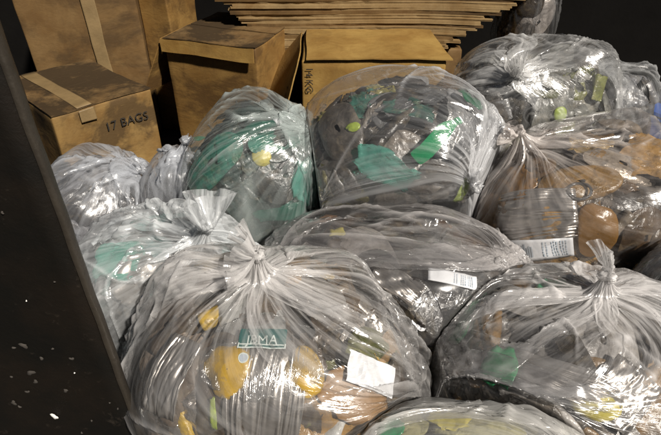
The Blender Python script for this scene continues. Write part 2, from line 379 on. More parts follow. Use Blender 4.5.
# ------------------------------------------------------------------ thin film solver (position based)
def relax(P, rc, rv, pinned, iters, b, level, seed, pull=.0012, grav=.00003, bend=.35, damp=.55):
    """P (R,C,3) tube of film; rc (R,) rest spacing round, rv rest spacing along"""
    R_, C_, _ = P.shape; prev = P.copy(); pin = P[pinned].copy()
    rcc = rc[:, None]; h = None
    def con(A, B, rest, k, kc):
        d = B - A; l = np.sqrt((d * d).sum(-1)) + 1e-9
        s = (l - rest) / l; s = np.where(s > 0, s * k, s * kc)
        return (.5 * s)[..., None] * d
    for it in range(iters):
        vel = (P - prev) * damp; prev = P.copy(); P = P + vel
        q = toq(b, P.reshape(-1, 3)).reshape(P.shape); ln = np.sqrt((q * q).sum(-1)) + 1e-9
        P = P - (pull * (ln > level))[..., None] * ((q / ln[..., None]) @ b.R.T)
        P[..., 2] -= grav
        for par in (0, 1):
            Q = np.roll(P, -par, 1); d = con(Q[:, 0::2], Q[:, 1::2], rcc, 1.0, .8); Q[:, 0::2] += d; Q[:, 1::2] -= d; P = np.roll(Q, par, 1)
        for par in (0, 1):
            A = P[par:-1:2]; B = P[par + 1::2]; n = min(len(A), len(B)); d = con(A[:n], B[:n], rv, 1.0, .8)
            P[par:-1:2][:n] += d; P[par + 1::2][:n] -= d
        diag = np.sqrt(rc[:-1, None] ** 2 + rv ** 2)
        for sgn in (1, -1):
            Bn = np.roll(P[1:], -sgn, 1); d = con(P[:-1], Bn, diag, .35, .2) * .5
            P[:-1] += d; P[1:] -= np.roll(d, sgn, 1)
        for st in (2, 4):
            d = con(P, np.roll(P, -st, 1), rcc * st * .93, 0, bend) * .5; P = P + d - np.roll(d, st, 1)
            d = con(P[:-st], P[st:], rv * st * .95, 0, bend) * .5; P[:-st] += d; P[st:] -= d
        q = toq(b, P.reshape(-1, 3)); ln = np.sqrt((q * q).sum(-1)) + 1e-9; u = q / ln[:, None]
        if h is None or it % 5 == 0: h = lump(b, u) * level
        q = np.where((ln < h)[:, None], u * h[:, None], q)
        P = clip(b, fromq(b, q)).reshape(P.shape)
        P[pinned] = pin
    return P
def upsample(P):
    R_, C_, _ = P.shape
    Q = np.empty((R_, C_ * 2, 3)); Q[:, 0::2] = P; Q[:, 1::2] = (P + np.roll(P, -1, 1)) / 2
    S = np.empty((R_ * 2 - 1, C_ * 2, 3)); S[0::2] = Q; S[1::2] = (Q[:-1] + Q[1:]) / 2
    return S

def creases(P, r, n, perim, mer, hmax=.010):
    """tension folds: crisp ridges running from the knot, some across, raised out of the film"""
    R1, C1, _ = P.shape
    du = np.roll(P, -1, 1) - np.roll(P, 1, 1); dv = np.gradient(P, axis=0)
    nn = np.cross(du, dv); nn /= np.linalg.norm(nn, axis=-1, keepdims=True) + 1e-9
    v = np.linspace(0, 1, R1)[:, None]; u = (np.arange(C1) / C1)[None]
    circ = perim * np.maximum(np.sin(v * math.pi), .12); D = np.zeros((R1, C1))
    for k in range(n):
        sg = 1 if r.random() < .72 else -.8; h = r.uniform(.25, 1) ** 1.5 * hmax
        if r.random() < .72:
            v0 = r.uniform(.03, .75) * r.uniform(.3, 1); lv = r.uniform(.07, .38); u0 = r.random(); sl = r.normal() * .10; cu = r.normal() * .5
            t = (v - v0) / lv; line = u0 + sl * t + cu * (t * lv) ** 2
            du_ = (u - line + .5) % 1 - .5; w = r.uniform(.007, .018)
            tent = np.clip(1 - np.abs(du_ * circ) / w, 0, 1)
        else:
            u0 = r.random(); lu = r.uniform(.05, .20); v0 = r.uniform(.12, .8); sl = r.normal() * .12; cu = r.normal() * .12
            t = ((u - u0 + .5) % 1 - .5) / lu + .5; line = v0 + sl * (t - .5) + cu * (t - .5) ** 2
            w = r.uniform(.007, .016); tent = np.clip(1 - np.abs((v - line) * mer) / w, 0, 1)
        D += sg * h * tent * np.where((t > 0) & (t < 1), np.sin(math.pi * np.clip(t, 0, 1)) ** .7, 0)
    D *= np.clip(v / .04, 0, 1)
    return P, nn, D
def basis(k):
    a = np.array([0, 0, 1.0]) if abs(k[2]) < .9 else np.array([1.0, 0, 0])
    x = np.cross(a, k); x /= np.linalg.norm(x); return x, np.cross(k, x)
def make_bag(key, label, knot_px, m, gather=.55, tail=.12, tail_px=None, neck=.16, slack=1.10, C0=104, R0=52, it0=140, it1=60, fine=False, ncrease=150, twist=False, group=None, tail_spread=.4):
    b = BAGS[key]; sd_ = b.seed; r = np.random.default_rng(sd_)
    kq = hit(b, *knot_px, 1.0 + neck * .6); k = kq / np.linalg.norm(kq)
    root = empty('rubbish_bag', (b.c[0], b.c[1], b.base)); tag(root, label, 'rubbish bag', 'see-through rubbish bags in the heap')
    x, y = basis(k)
    perim = 2 * math.pi * math.sqrt((b.rad[0] ** 2 + b.rad[1] ** 2 + b.rad[2] ** 2) / 3); mer = perim / 2 * 1.02
    th = np.linspace(0.0, 1.0, R0) * (math.pi - .06); ph = np.linspace(0, 2 * math.pi, C0, endpoint=False)
    T, Ph = np.meshgrid(th, ph, indexing='ij')
    u = np.cos(T)[..., None] * k + np.sin(T)[..., None] * (np.cos(Ph)[..., None] * x + np.sin(Ph)[..., None] * y)
    s = 1.03 + neck * np.exp(-T / .3)
    pleat = sum(a_ * np.sin(n_ * Ph + p_ + 1.2 * np.sin(T * 2 + p_)) for n_, a_, p_ in zip(r.integers(7, 26, 9), r.uniform(.2, 1, 9), r.uniform(0, 6.28, 9))) / 3
    s = s + .05 * np.abs(pleat) * np.exp(-((T - .35) / .5) ** 2) + .008 * r.normal(size=T.shape) * (T > .1)
    P = fromq(b, (u * s[..., None]).reshape(-1, 3)).reshape(R0, C0, 3)
    kp = fromq(b, (k * (1.03 + neck))[None])[0]
    kn = (k / b.rad) @ b.R.T; kn /= np.linalg.norm(kn); tx, ty = basis(kn)
    ringr = .011
    P[0] = kp + ringr * (np.cos(ph)[:, None] * tx + np.sin(ph)[:, None] * ty)
    prof = np.sin(th); prof = np.where(th < math.pi / 2, prof + gather * (1 - prof) * np.clip(th / .12 + .25, 0, 1), prof + .3 * (1 - prof))
    rc = perim * slack * np.maximum(prof, .03) / C0; rv = mer * 1.02 / (R0 - 1)
    pinned = np.zeros(R0, bool); pinned[0] = True
    P = relax(P, rc, rv, pinned, it0, b, 1.0, sd_)
    P = upsample(P); rc2 = np.interp(np.linspace(0, 1, P.shape[0]), np.linspace(0, 1, R0), rc) / 2
    P[1:] += r.normal(size=P[1:].shape) * .0006
    pinned = np.zeros(P.shape[0], bool); pinned[0] = True
    P = relax(P, rc2, rv / 2, pinned, it1, b, 1.0, sd_, bend=.4)
    if fine:
        P = upsample(P); rc2 = np.interp(np.linspace(0, 1, P.shape[0]), np.linspace(0, 1, R0), rc) / 4; rv = rv / 2
        P[1:] += r.normal(size=P[1:].shape) * .0003
        pinned = np.zeros(P.shape[0], bool); pinned[0] = True
        P = relax(P, rc2, rv / 2, pinned, 24, b, 1.0, sd_, bend=.5)
    R1, C1, _ = P.shape
    P, nn, D = creases(P, r, ncrease, perim, mer)
    if ((P - b.c) * nn).sum() < 0: nn = -nn
    P = P + D[..., None] * nn
    q = toq(b, P.reshape(-1, 3)); ln = np.linalg.norm(q, axis=1); uq = q / ln[:, None]; h = lump(b, uq) * .985
    P = clip(b, fromq(b, uq * np.maximum(ln, h)[:, None]), .001).reshape(P.shape)
    vv, uu = np.meshgrid(np.arange(R1) * rv / 2, np.arange(C1) * perim / C1, indexing='ij')
    fd = np.clip(np.maximum(D, 0) / .010, 0, 1).reshape(-1) ** 1.5
    link('film', P.reshape(-1, 3), grid_faces(R1, C1, True), m, root, uv=np.stack([uu, vv], -1).reshape(-1, 2), colr=np.stack([fd, fd, fd, np.ones_like(fd)], -1))
    # knot: two turns of twisted film
    n1, n2 = 40, 12; tt = np.linspace(0, 2 * math.pi * 2, n1); V = []
    for a in tt:
        cpt = kp + (.012 + .003 * math.sin(3 * a)) * (math.cos(a) * tx + math.sin(a) * ty) + kn * (.004 + .012 * a / 12.6)
        dr = math.cos(a) * tx + math.sin(a) * ty
        for q in np.linspace(0, 2 * math.pi, n2, endpoint=False):
            rr = .0075 * (1 + .25 * math.sin(4 * q + a * 2.3) + .15 * r.normal())
            V.append(cpt + rr * (math.cos(q) * dr + math.sin(q) * kn))
    V = np.array(V); uvk = np.stack(np.meshgrid(np.linspace(0, .3, n1), np.linspace(0, .1, n2), indexing='ij'), -1).reshape(-1, 2)
    link('knot', V, grid_faces(n1, n2, True), m, root, uv=uvk)
    # tail: the loose mouth of the bag beyond the knot
    if tail > 0:
        Rt, Ct = 20, 96; tdir = kn * .7 + np.array([0, 0, .5])
        if tail_px is not None: tdir = (rt * tail_px[0] + up * tail_px[1] - fw * .25) + kn * .25
        tdir /= np.linalg.norm(tdir); ax, ay = basis(tdir); ss = np.linspace(0, 1, Rt); pp = np.linspace(0, 2 * math.pi, Ct, endpoint=False)
        S, Q = np.meshgrid(ss, pp, indexing='ij')
        flare = .010 + tail * tail_spread * S ** .8 * (1 + .5 * np.sin(5 * Q + sd_) * S + .3 * np.sin(9 * Q + 2 * sd_) * S)
        sq = .35 if twist else .6
        P = (kp + kn * .016) + (tail * S * (1 + .15 * np.sin(2 * Q + sd_) * S))[..., None] * tdir + flare[..., None] * (np.cos(Q)[..., None] * ax + sq * np.sin(Q)[..., None] * ay)
        if twist: P = P + (S ** 2 * tail * .35)[..., None] * -rt
        P = P + r.normal(size=P.shape) * .001 * S[..., None]
        rct = np.maximum(.012, (perim * (.12 if twist else .36)) * np.linspace(.15, 1, Rt)) / Ct
        pin = np.zeros(Rt, bool); pin[0] = True
        if twist: pin[:6] = True
        P = relax(P, rct, tail / (Rt - 1) * 1.02, pin, 40, b, 1.03, sd_, pull=0, grav=.0001 if twist else .0003, bend=.3)
        vv, uu = np.meshgrid(ss * tail, pp / 6.28 * .4, indexing='ij')
        link('tail', P.reshape(-1, 3), grid_faces(Rt, Ct, True), m, root, uv=np.stack([uu, vv], -1).reshape(-1, 2))
    return root

# ------------------------------------------------------------------ contents
def sheet_local(w, h, nx, ny, amp, seed, sharp=1.0):
    r = np.random.default_rng(seed)
    x, y = np.meshgrid(np.linspace(-w / 2, w / 2, nx), np.linspace(-h / 2, h / 2, ny)); x = x.ravel(); y = y.ravel(); L_ = max(w, h)
    z = np.zeros_like(x); main = r.uniform(0, math.pi)
    for k in range(6):                                                  # long creases round one main direction, some across
        an = main + r.normal() * (.35 if k < 4 else 1.2); f = r.uniform(.7, 1.5) * (1 + k * .8) / L_
        wx = x + .12 * L_ * np.sin(y / L_ * r.uniform(3, 7) + r.uniform(0, 6)); wy = y + .12 * L_ * np.sin(x / L_ * r.uniform(3, 7) + r.uniform(0, 6))
        z += amp / (1 + .55 * k) * tri((wx * math.cos(an) + wy * math.sin(an)) * f + r.uniform(0, 1)) * (.6 + .4 * np.sin(x / L_ * 4 + r.uniform(0, 6)))
    edge = np.maximum(np.abs(x) / (w / 2), np.abs(y) / (h / 2)) > .999
    jx = .02 * w * r.normal(size=len(x)) * (1 + edge); jy = .02 * h * r.normal(size=len(x)) * (1 + edge)
    cr_ = 1 - .22 * (np.abs(x) / (w / 2)) ** 2 * (np.abs(y) / (h / 2)) ** 2 * r.uniform(.3, 1.4)
    x2 = x * cr_ * (1 + .14 * np.sin(y / h * r.uniform(3, 8) + r.uniform(0, 6))) ; y2 = y * cr_ * (1 + .16 * np.sin(x / w * r.uniform(3, 9) + r.uniform(0, 6)))
    return x2 + jx * .5, y2 + jy * .5, z
def drape(b, px, py, w, h, rot=0, lev=.95, amp=.008, nx=14, ny=10, seed=0, pleat=None, off=0.0, jitter=True, q=None, cap=.985):
    """a sheet laid over the contents of a bag, bent to their surface"""
    if q is None: q = hit(b, px, py, lev)
    p, n, x, y = frame(b, q); lx, ly, lz = sheet_local(w, h, nx, ny, amp, seed)
    if not jitter:
        gx_, gy_ = np.meshgrid(np.linspace(-w / 2, w / 2, nx), np.linspace(-h / 2, h / 2, ny)); lx, ly = gx_.ravel(), gy_.ravel()
    if pleat:                                                           # uneven folds: spacing, height and direction all wander
        sx, sy_ = lx / w, ly / h
        phs = sy_ * pleat[1] * .8 + .55 * np.sin(sy_ * 8 + seed) + .3 * np.sin(sy_ * 19 + 2 * seed + 3 * sx) + .45 * np.sin(sx * 3.5 + seed) + .5 * sx * np.sin(sy_ * 5 + seed * .7)
        lz = lz + pleat[0] * tri(phs) * (.55 + .45 * np.sin(sy_ * 11 + seed * 1.3 + 2 * sx)) * (.7 + .3 * np.sin(sx * 6 + seed)) + .35 * pleat[0] * tri(phs * 2.3 + sx * 2)
    c, s = math.cos(rot), math.sin(rot); X = c * lx - s * ly; Y = s * lx + c * ly
    P = p + X[:, None] * x + Y[:, None] * y
    qq = toq(b, P); ln = np.linalg.norm(qq, axis=1); u = qq / ln[:, None]
    P = fromq(b, u * (lev * lump(b, u))[:, None]); P = P + (lz + off)[:, None] * n
    qq = toq(b, P); ln = np.linalg.norm(qq, axis=1); u = qq / ln[:, None]; lim = cap * lump(b, u)
    P = fromq(b, u * np.minimum(ln, lim)[:, None])
    return clip(b, P, .004), grid_faces(ny, nx), np.stack([lx, ly], -1)
def lathe(prof, n=24):
    V = np.array([(r * math.cos(a), r * math.sin(a), z) for r, z in prof for a in np.linspace(0, 2 * math.pi, n, endpoint=False)])
    return V, grid_faces(len(prof), n, True)
def place_axis(V, p, axis, spin=0):
    x, y = basis(axis / np.linalg.norm(axis)); a = axis / np.linalg.norm(axis)
    c, s = math.cos(spin), math.sin(spin); x2 = c * x + s * y; y2 = -s * x + c * y
    return p + V[:, :1] * x2 + V[:, 1:2] * y2 + V[:, 2:3] * a
BOT = [(.0, .0), (.02, .0), (.031, .004), (.033, .012), (.033, .035), (.031, .04), (.033, .045), (.033, .10), (.031, .105), (.033, .11), (.032, .135), (.026, .16), (.017, .18), (.0135, .19), (.0135, .2)]
CAP = [(.0, .218), (.012, .218), (.0155, .215), (.0155, .198), (.0, .198)]
def contents(key, label, palette, n=70, seed=0, core=(.03, .025, .02)):
    b = BAGS[key]; r = np.random.default_rng(seed + 900)
    nu, nv = 56, 36; u, v = np.meshgrid(np.linspace(0, 2 * math.pi, nu, endpoint=False), np.linspace(.03, math.pi - .03, nv))
    d = np.stack([np.sin(v) * np.cos(u), np.sin(v) * np.sin(u), np.cos(v)], -1).reshape(-1, 3)
    P = fromq(b, d * (.80 * lump(b, d) * (1 + .05 * fbm(d * 1.0, 7, seed)))[:, None]); P = clip(b, P, .02)
    Vs = [P]; Fs = [grid_faces(nv, nu, True)]; Cs = [np.tile((*core, 0.0), (len(P), 1))]; off = len(P)
    pal = list(palette); wts = np.array([p[4] for p in pal], float); wts /= wts.sum()
    tocam = toq(b, CAM[None])[0]; tocam /= np.linalg.norm(tocam)
    for k in range(int(n * .6)):
        d = r.normal(size=3); d /= np.linalg.norm(d)
        if d @ tocam < -.15: d = -d
        w_ = r.uniform(.12, .30); h_ = r.uniform(.07, .18)
        P, Fc, _ = drape(b, 0, 0, w_, h_, r.uniform(0, 6.28), r.uniform(.80, .915), r.uniform(.006, .018), 18, 34, int(r.integers(1e6)), q=d * .9, cap=.92, pleat=(r.uniform(.003, .008), r.uniform(2, 5)) if r.random() < .75 else None)
        c = pal[r.choice(len(pal), p=wts)]; j = r.uniform(.5, 1.1)
        Vs.append(P); Fs.append(Fc + off); Cs.append(np.tile((c[0] * j, c[1] * j, c[2] * j, c[3]), (len(P), 1))); off += len(P)
    for k in range(int(n * .65)):                                       # puffed packets, tubs and bottles pressed under the film
        d = r.normal(size=3); d /= np.linalg.norm(d)
        if d @ tocam < -.1: d = -d
        lv_ = r.uniform(.83, .89); d = d * lv_ * lump(b, d[None])[0]; p_, n_, x_, y_ = frame(b, d); an = r.uniform(0, 6.28)
        xa = math.cos(an) * x_ + math.sin(an) * y_; ya = np.cross(n_, xa)
        if r.random() < .78:
            nu2, nv2 = 40, 21; uu, vv = np.meshgrid(np.linspace(0, 2 * math.pi, nu2, endpoint=False), np.linspace(.02, math.pi - .02, nv2))
            e = np.stack([np.sin(vv) * np.cos(uu), np.sin(vv) * np.sin(uu), np.cos(vv)], -1).reshape(-1, 3)
            w_, h_, t_ = r.uniform(.06, .13), r.uniform(.035, .075), r.uniform(.010, .018)
            e2 = np.sign(e) * np.abs(e) ** np.array([.55, .6, .9]); pin_ = 1 - .25 * np.abs(e2[:, :1]) ** 3
            e2 = e2 * np.concatenate([np.ones_like(pin_), pin_, 1 - .75 * np.abs(e2[:, :1]) ** 4], 1)
            sdn = int(r.integers(1e6)); cr2 = .10 * fbm(e2, 4, sdn) + .06 * tri(e2[:, 0] * r.uniform(.5, 1.5) + e2[:, 1] * r.uniform(-1.5, 1.5) + .3 * fbm(e2, 3, sdn + 1)) + .10 * np.abs(e2[:, 0]) ** 2 * tri(e2[:, 1] * r.uniform(2, 4) + .25 * e2[:, 0])
            P = p_ + e2[:, :1] * w_ * xa + e2[:, 1:2] * h_ * ya + (e2[:, 2] * t_ * (1 + 3 * cr2))[:, None] * n_; Fc = grid_faces(nv2, nu2, True)
        else:
            V_, Fc = lathe(BOT if r.random() < .6 else [(0, 0), (.026, 0), (.03, .004), (.036, .09), (.038, .095), (.034, .094)], 14); V_ = V_ * r.uniform(.7, 1.0); V_[:, 2] -= .09; V_[:, 0] *= r.uniform(.5, 1)
            P = place_axis(V_, p_, xa, r.uniform(0, 3))
        P = tuck(b, P, .945); c = pal[r.choice(len(pal), p=wts)]; j = r.uniform(.45, 1.1)
        Vs.append(P); Fs.append(Fc + off); Cs.append(np.tile((min(.8, c[0] * j), min(.8, c[1] * j), min(.8, c[2] * j), c[3] * .7), (len(P), 1))); off += len(P)
    o = link('crumpled_wrappers', np.concatenate(Vs), np.concatenate(Fs), M['wrap'], None, True, colr=np.concatenate(Cs))
    tag(o, label, 'wrappers', None, 'stuff')
    Vs, Fs, Us, off = [], [], [], 0
    for k in range(max(3, n // 9)):
        d = r.normal(size=3); d /= np.linalg.norm(d)
        if d @ tocam < .1: d = d - 2 * (d @ tocam) * tocam if d @ tocam < 0 else d
        P, Fc, uv = drape(b, 0, 0, r.uniform(.14, .3), r.uniform(.1, .2), r.uniform(0, 6.28), r.uniform(.93, .97), r.uniform(.008, .016), 26, 18, int(r.integers(1e6)), q=d * .95, cap=.975)
        Vs.append(P); Fs.append(Fc + off); Us.append(uv + r.uniform(0, 3)); off += len(P)
    o = link('clear_wrappers', np.concatenate(Vs), np.concatenate(Fs), M['clear'], None, True, uv=np.concatenate(Us))
    tag(o, label.replace('crumpled', 'crinkled clear film among the'), 'wrappers', None, 'stuff'); return o

def solid_sheet(name, P, Fc, uv, m, thick=.0012, parent=None, smooth=False):
    o = link(name, P, Fc, m, parent, smooth, uv=uv)
    mod = o.modifiers.new('thickness', 'SOLIDIFY'); mod.thickness = thick; mod.offset = 0
    return o
def sheet_thing(name, label, cat, bag, px, py, w, h, m, parent=None, **kw):
    thick = kw.pop('thick', .0012); smooth = kw.pop('smooth', True)
    P, Fc, uv = drape(BAGS[bag], px, py, w, h, **kw); o = solid_sheet(name, P, Fc, uv, m, thick, None, smooth)
    tag(o, label, cat); return o
def text_mesh(s, size):
    cu = bpy.data.curves.new('lettering', 'FONT'); cu.body = s; cu.size = size; cu.align_x = 'CENTER'; cu.align_y = 'CENTER'; cu.extrude = 0.0; cu.resolution_u = 3
    o = bpy.data.objects.new('lettering', cu); col.objects.link(o)
    dg = bpy.context.evaluated_depsgraph_get(); me = bpy.data.meshes.new_from_object(o.evaluated_get(dg))
    V = np.array([v.co[:] for v in me.vertices]); Fc = [list(p.vertices) for p in me.polygons]
    bpy.data.objects.remove(o); bpy.data.curves.remove(cu); bpy.data.meshes.remove(me); return V, Fc
def poly_link(name, V, Fc, m, parent):
    me = bpy.data.meshes.new(name); me.from_pydata([tuple(v) for v in V], [], Fc); me.materials.append(m)
    o = bpy.data.objects.new(name, me); col.objects.link(o); o.parent = parent; o.matrix_parent_inverse = Matrix.Translation(-Vector(parent.location)); return o
def bottle(bag, px, py, rot, scale, m, capm, label, lev=.86, squash=.75, stretch=1.0):
    b = BAGS[bag]; q = hit(b, px, py, lev); p, n, x, y = frame(b, q); ax = math.cos(rot) * x + math.sin(rot) * y
    root = empty('plastic_bottle', p); tag(root, label, 'bottle')
    for nm, pf, mm in (('bottle_body', BOT, m), ('cap', CAP, capm)):
        V, Fc = lathe(pf); V = V * scale; V[:, 2] = (V[:, 2] - .10 * scale) * stretch
        V[:, 0] *= squash; V[:, 0] += .006 * np.sin(V[:, 2] * 40)
        P = place_axis(V, p, ax, 0)
        P = tuck(b, P, .98); link(nm, P, Fc, mm, root)
    return root
def blob(name, label, cat, bag, px, py, rx, ry, m, rot=0, lev=.92, flat=.4, seed=0):
    b = BAGS[bag]; q = hit(b, px, py, lev); p, n, x, y = frame(b, q)
    nu, nv = 24, 16; u, v = np.meshgrid(np.linspace(0, 2 * math.pi, nu, endpoint=False), np.linspace(.02, math.pi - .02, nv))
    d = np.stack([np.sin(v) * np.cos(u), np.sin(v) * np.sin(u), np.cos(v)], -1).reshape(-1, 3)
    d = d * (1 + .15 * fbm(d, 3.6, seed))[:, None]
    c, s = math.cos(rot), math.sin(rot); xx = c * x + s * y; yy = -s * x + c * y
    P = p + d[:, :1] * rx * xx + d[:, 1:2] * ry * yy + d[:, 2:3] * min(rx, ry) * flat * n
    o = link(name, tuck(b, P, .975), grid_faces(nv, nu, True), m); tag(o, label, cat); return o

# ------------------------------------------------------------------ build bags
FM = dict(
    front=film_mat('film_front', .022, (.95, .93, .915), .19, 1.0, .3, knotw=.72, reach=.12),
    bottom=film_mat('film_bottom', .11, (.88, .87, .84), .22, .7, 1.1, knotw=.35, reach=.16),
    right_front=film_mat('film_right_front', .026, (.95, .93, .92), .19, .9, 1.7, knotw=.75, reach=.12),
    left=film_mat('film_left', .13, (.90, .93, .95), .21, .9, 2.3, knotw=.6, reach=.17),
    grey=film_mat('film_grey', .075, (.70, .73, .78), .3, .9, 2.9, knotw=.45),
    teal=film_mat('film_teal', .026, (.72, .80, .78), .16, .9, 3.7, knotw=.3),
    big=film_mat('film_big', .036, (.80, .81, .83), .18, .9, 4.3, knotw=.65, reach=.12),  # tint below the front film's: weaker light farther back put into the colour
    dark=film_mat('film_dark', .022, (.80, .77, .76), .21, .8, 5.1, knotw=.2),
    brown=film_mat('film_brown', .026, (.86, .80, .76), .18, .8, 5.9, knotw=.65, reach=.12),
    back=film_mat('film_back', .024, (.86, .86, .85), .2, .9, 6.1, knotw=.8, reach=.10),  # tint lowered to stand in for light falling off with distance
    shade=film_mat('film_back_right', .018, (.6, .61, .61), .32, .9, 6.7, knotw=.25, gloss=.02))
make_bag('front', 'large clear bag in the centre foreground showing a yellow packet and white paper', (258, 262), FM['front'], tail=.065, tail_spread=1.3, tail_px=(-.95, .12), neck=.16, gather=.6, fine=True)
make_bag('bottom', 'pale bag cut off by the bottom edge, in front of all the others', (575, 462), FM['bottom'], tail=.0, neck=.1, gather=.4)
make_bag('right_front', 'big clear bag at lower right with white twisted tail standing up', (604, 285), FM['right_front'], tail=.075, tail_px=(-.05, 1), neck=.12, gather=.6, twist=True, tail_spread=.5, fine=True, slack=1.22)
make_bag('left', 'milky bluish white bag beside the black steel door', (198, 240), FM['left'], tail=.10, tail_px=(.0, 1.0), tail_spread=.9, neck=.14, gather=.55, fine=True)
make_bag('far_left', 'grey clear bag in front of the carton lettered 17 BAGS', (140, 168), FM['grey'], tail=.05, neck=.1, C0=80, R0=40)
make_bag('small', 'small grey bag peeking out between two bags below the cartons', (185, 150), FM['grey'], tail=.03, neck=.08, C0=64, R0=36)
make_bag('teal', 'clear bag holding teal green plastic and a yellow round thing', (318, 130), FM['teal'], tail=.0, neck=.08)
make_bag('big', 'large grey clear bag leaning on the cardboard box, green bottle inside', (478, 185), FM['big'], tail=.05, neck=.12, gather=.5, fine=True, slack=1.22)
make_bag('dark', 'dark filled bag in the middle of the heap with a yellow tag inside', (508, 262), FM['dark'], tail=.0, neck=.06, gather=.35, slack=1.22)
make_bag('brown', 'clear bag full of amber brown rubbish with a white printed label', (524, 142), FM['brown'], tail=.06, tail_px=(-1, .2), neck=.12, gather=.5)
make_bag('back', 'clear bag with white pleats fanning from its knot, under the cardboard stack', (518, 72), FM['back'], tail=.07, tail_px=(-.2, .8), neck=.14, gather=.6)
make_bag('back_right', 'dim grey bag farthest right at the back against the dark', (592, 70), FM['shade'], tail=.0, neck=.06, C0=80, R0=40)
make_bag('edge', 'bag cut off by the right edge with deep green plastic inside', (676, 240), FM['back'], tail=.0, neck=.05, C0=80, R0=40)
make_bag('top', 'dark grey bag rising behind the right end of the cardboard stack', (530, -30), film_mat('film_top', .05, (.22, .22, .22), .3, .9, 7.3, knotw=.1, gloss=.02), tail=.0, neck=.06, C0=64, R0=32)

DK = [(.05, .04, .03, 0, 3), (.10, .07, .05, 0, 2), (.55, .5, .46, .8, 2), (.25, .22, .2, .0, 2), (.5, .5, .5, 0, 1), (.02, .02, .02, 0, 2)]
pal = dict(
    front=[(.30, .17, .05, 0, 2), (.50, .46, .42, .75, 2), (.22, .17, .13, 0, 3), (.08, .055, .035, 0, 4), (.5, .5, .48, 0, 1), (.55, .36, .04, 0, 1.5), (.14, .15, .03, 0, 1)],
    bottom=[(.35, .36, .32, 0, 3), (.5, .47, .25, 0, 2), (.15, .14, .10, 0, 3), (.06, .25, .14, 0, 1)],
    right_front=[(.16, .14, .12, 0, 4), (.5, .47, .42, .75, 2), (.35, .33, .31, 0, 1.5), (.34, .29, .06, 0, 2), (.06, .05, .04, 0, 4), (.03, .25, .12, 0, 1), (.22, .13, .05, 0, 1.5)],
    left=[(.45, .48, .5, 0, 3), (.25, .38, .37, 0, 2), (.15, .15, .15, 0, 2), (.5, .5, .5, .6, 2)],
    grey=[(.16, .16, .17, 0, 3), (.07, .065, .065, 0, 4), (.4, .4, .4, .5, 1)],
    teal=[(.05, .07, .065, 0, 4), (.02, .12, .085, 0, 1.8), (.16, .19, .18, 0, 2), (.35, .38, .36, .6, 1.5), (.03, .03, .03, 0, 3), (.2, .2, .03, 0, .6)],
    big=[(.09, .08, .07, 0, 4), (.16, .14, .12, 0, 3), (.04, .13, .10, 0, 1.0), (.35, .35, .35, .6, 1.3), (.03, .025, .022, 0, 3), (.18, .16, .05, 0, .8)],
    dark=[(.045, .03, .02, 0, 4), (.10, .055, .03, 0, 3), (.42, .38, .35, .7, 2), (.018, .015, .013, 0, 4), (.2, .12, .04, 0, 1)],
    brown=[(.30, .17, .05, 0, 3.2), (.10, .06, .03, 0, 4), (.5, .42, .34, .7, 1.5), (.16, .13, .10, 0, 3), (.28, .18, .05, 0, 1)],
    back=[(.10, .09, .08, 0, 4), (.2, .2, .18, 0, 2), (.35, .35, .35, .5, 1), (.14, .15, .04, 0, 1.3)])
contents('front', 'crumpled silvery and brown wrappers filling the large foreground bag', pal['front'], 67, 1)
contents('bottom', 'pale crumpled wrappers filling the bag at the bottom edge', pal['bottom'], 44, 2)
contents('right_front', 'crumpled grey and silvery wrappers filling the big lower right bag', pal['right_front'], 67, 3)
contents('left', 'whitish crumpled wrappers filling the milky bag by the steel door', pal['left'], 44, 4)
contents('far_left', 'grey crumpled wrappers filling the bag before the lettered carton', pal['grey'], 29, 5)
contents('small', 'grey crumpled wrappers filling the small bag below the cartons', pal['grey'], 14, 6)
contents('teal', 'greenish crumpled wrappers filling the bag with the yellow round thing', pal['teal'], 44, 7)
contents('big', 'dull grey crumpled wrappers filling the large bag with the green bottle', pal['big'], 60, 8)
contents('dark', 'dark brown crumpled rubbish filling the bag in the middle', pal['dark'], 60, 9)
contents('brown', 'amber and brown crumpled rubbish filling the bag with the printed label', pal['brown'], 60, 10)
contents('back', 'dim crumpled wrappers filling the bag under the cardboard stack', pal['back'], 36, 12)
contents('back_right', 'dim crumpled wrappers filling the bag farthest right at the back', pal['grey'], 29, 13)
contents('edge', 'greenish crumpled wrappers filling the bag at the right edge', pal['teal'], 21, 14)
contents('top', 'dark crumpled wrappers filling the bag behind the cardboard stack', pal['dark'], 14, 15)

# ------------------------------------------------------------------ single things inside the bags
# foreground bag
blob('yellow_filling', 'orange yellow lump at the left of the printed packet in the foreground bag', 'food', 'front', 230, 370, .046, .048, M['orange'], lev=.92, seed=4)
blob('yellow_filling', 'smaller yellow lump at the right of the printed packet in the foreground bag', 'food', 'front', 305, 372, .035, .052, M['orange'], lev=.92, seed=5, rot=.3)
pk = sheet_thing('printed_packet', 'clear packet with teal printed logo in the foreground bag', 'packet', 'front', 262, 352, .25, .16, M['clear'], lev=.965, amp=.003, nx=26, ny=18, seed=21, smooth=True)
def on_surface(bag, px, py, V, Fc, m, name, parent, rot=0, lev=.975):
    b = BAGS[bag]; q = hit(b, px, py, lev); p, n, x, y = frame(b, q); c, s = math.cos(rot), math.sin(rot)
    P = p + (c * V[:, :1] - s * V[:, 1:2]) * x + (s * V[:, :1] + c * V[:, 1:2]) * y
    qq = toq(b, P); ln = np.linalg.norm(qq, axis=1); u = qq / ln[:, None]; P = P + .0022 * np.stack([fbm(P, 70, 1), fbm(P, 70, 2), fbm(P, 70, 3)], -1); qq = toq(b, P); u = qq / np.linalg.norm(qq, axis=1)[:, None]; P = fromq(b, u * (lev * lump(b, u))[:, None])
    return poly_link(name, P, Fc, m, parent)
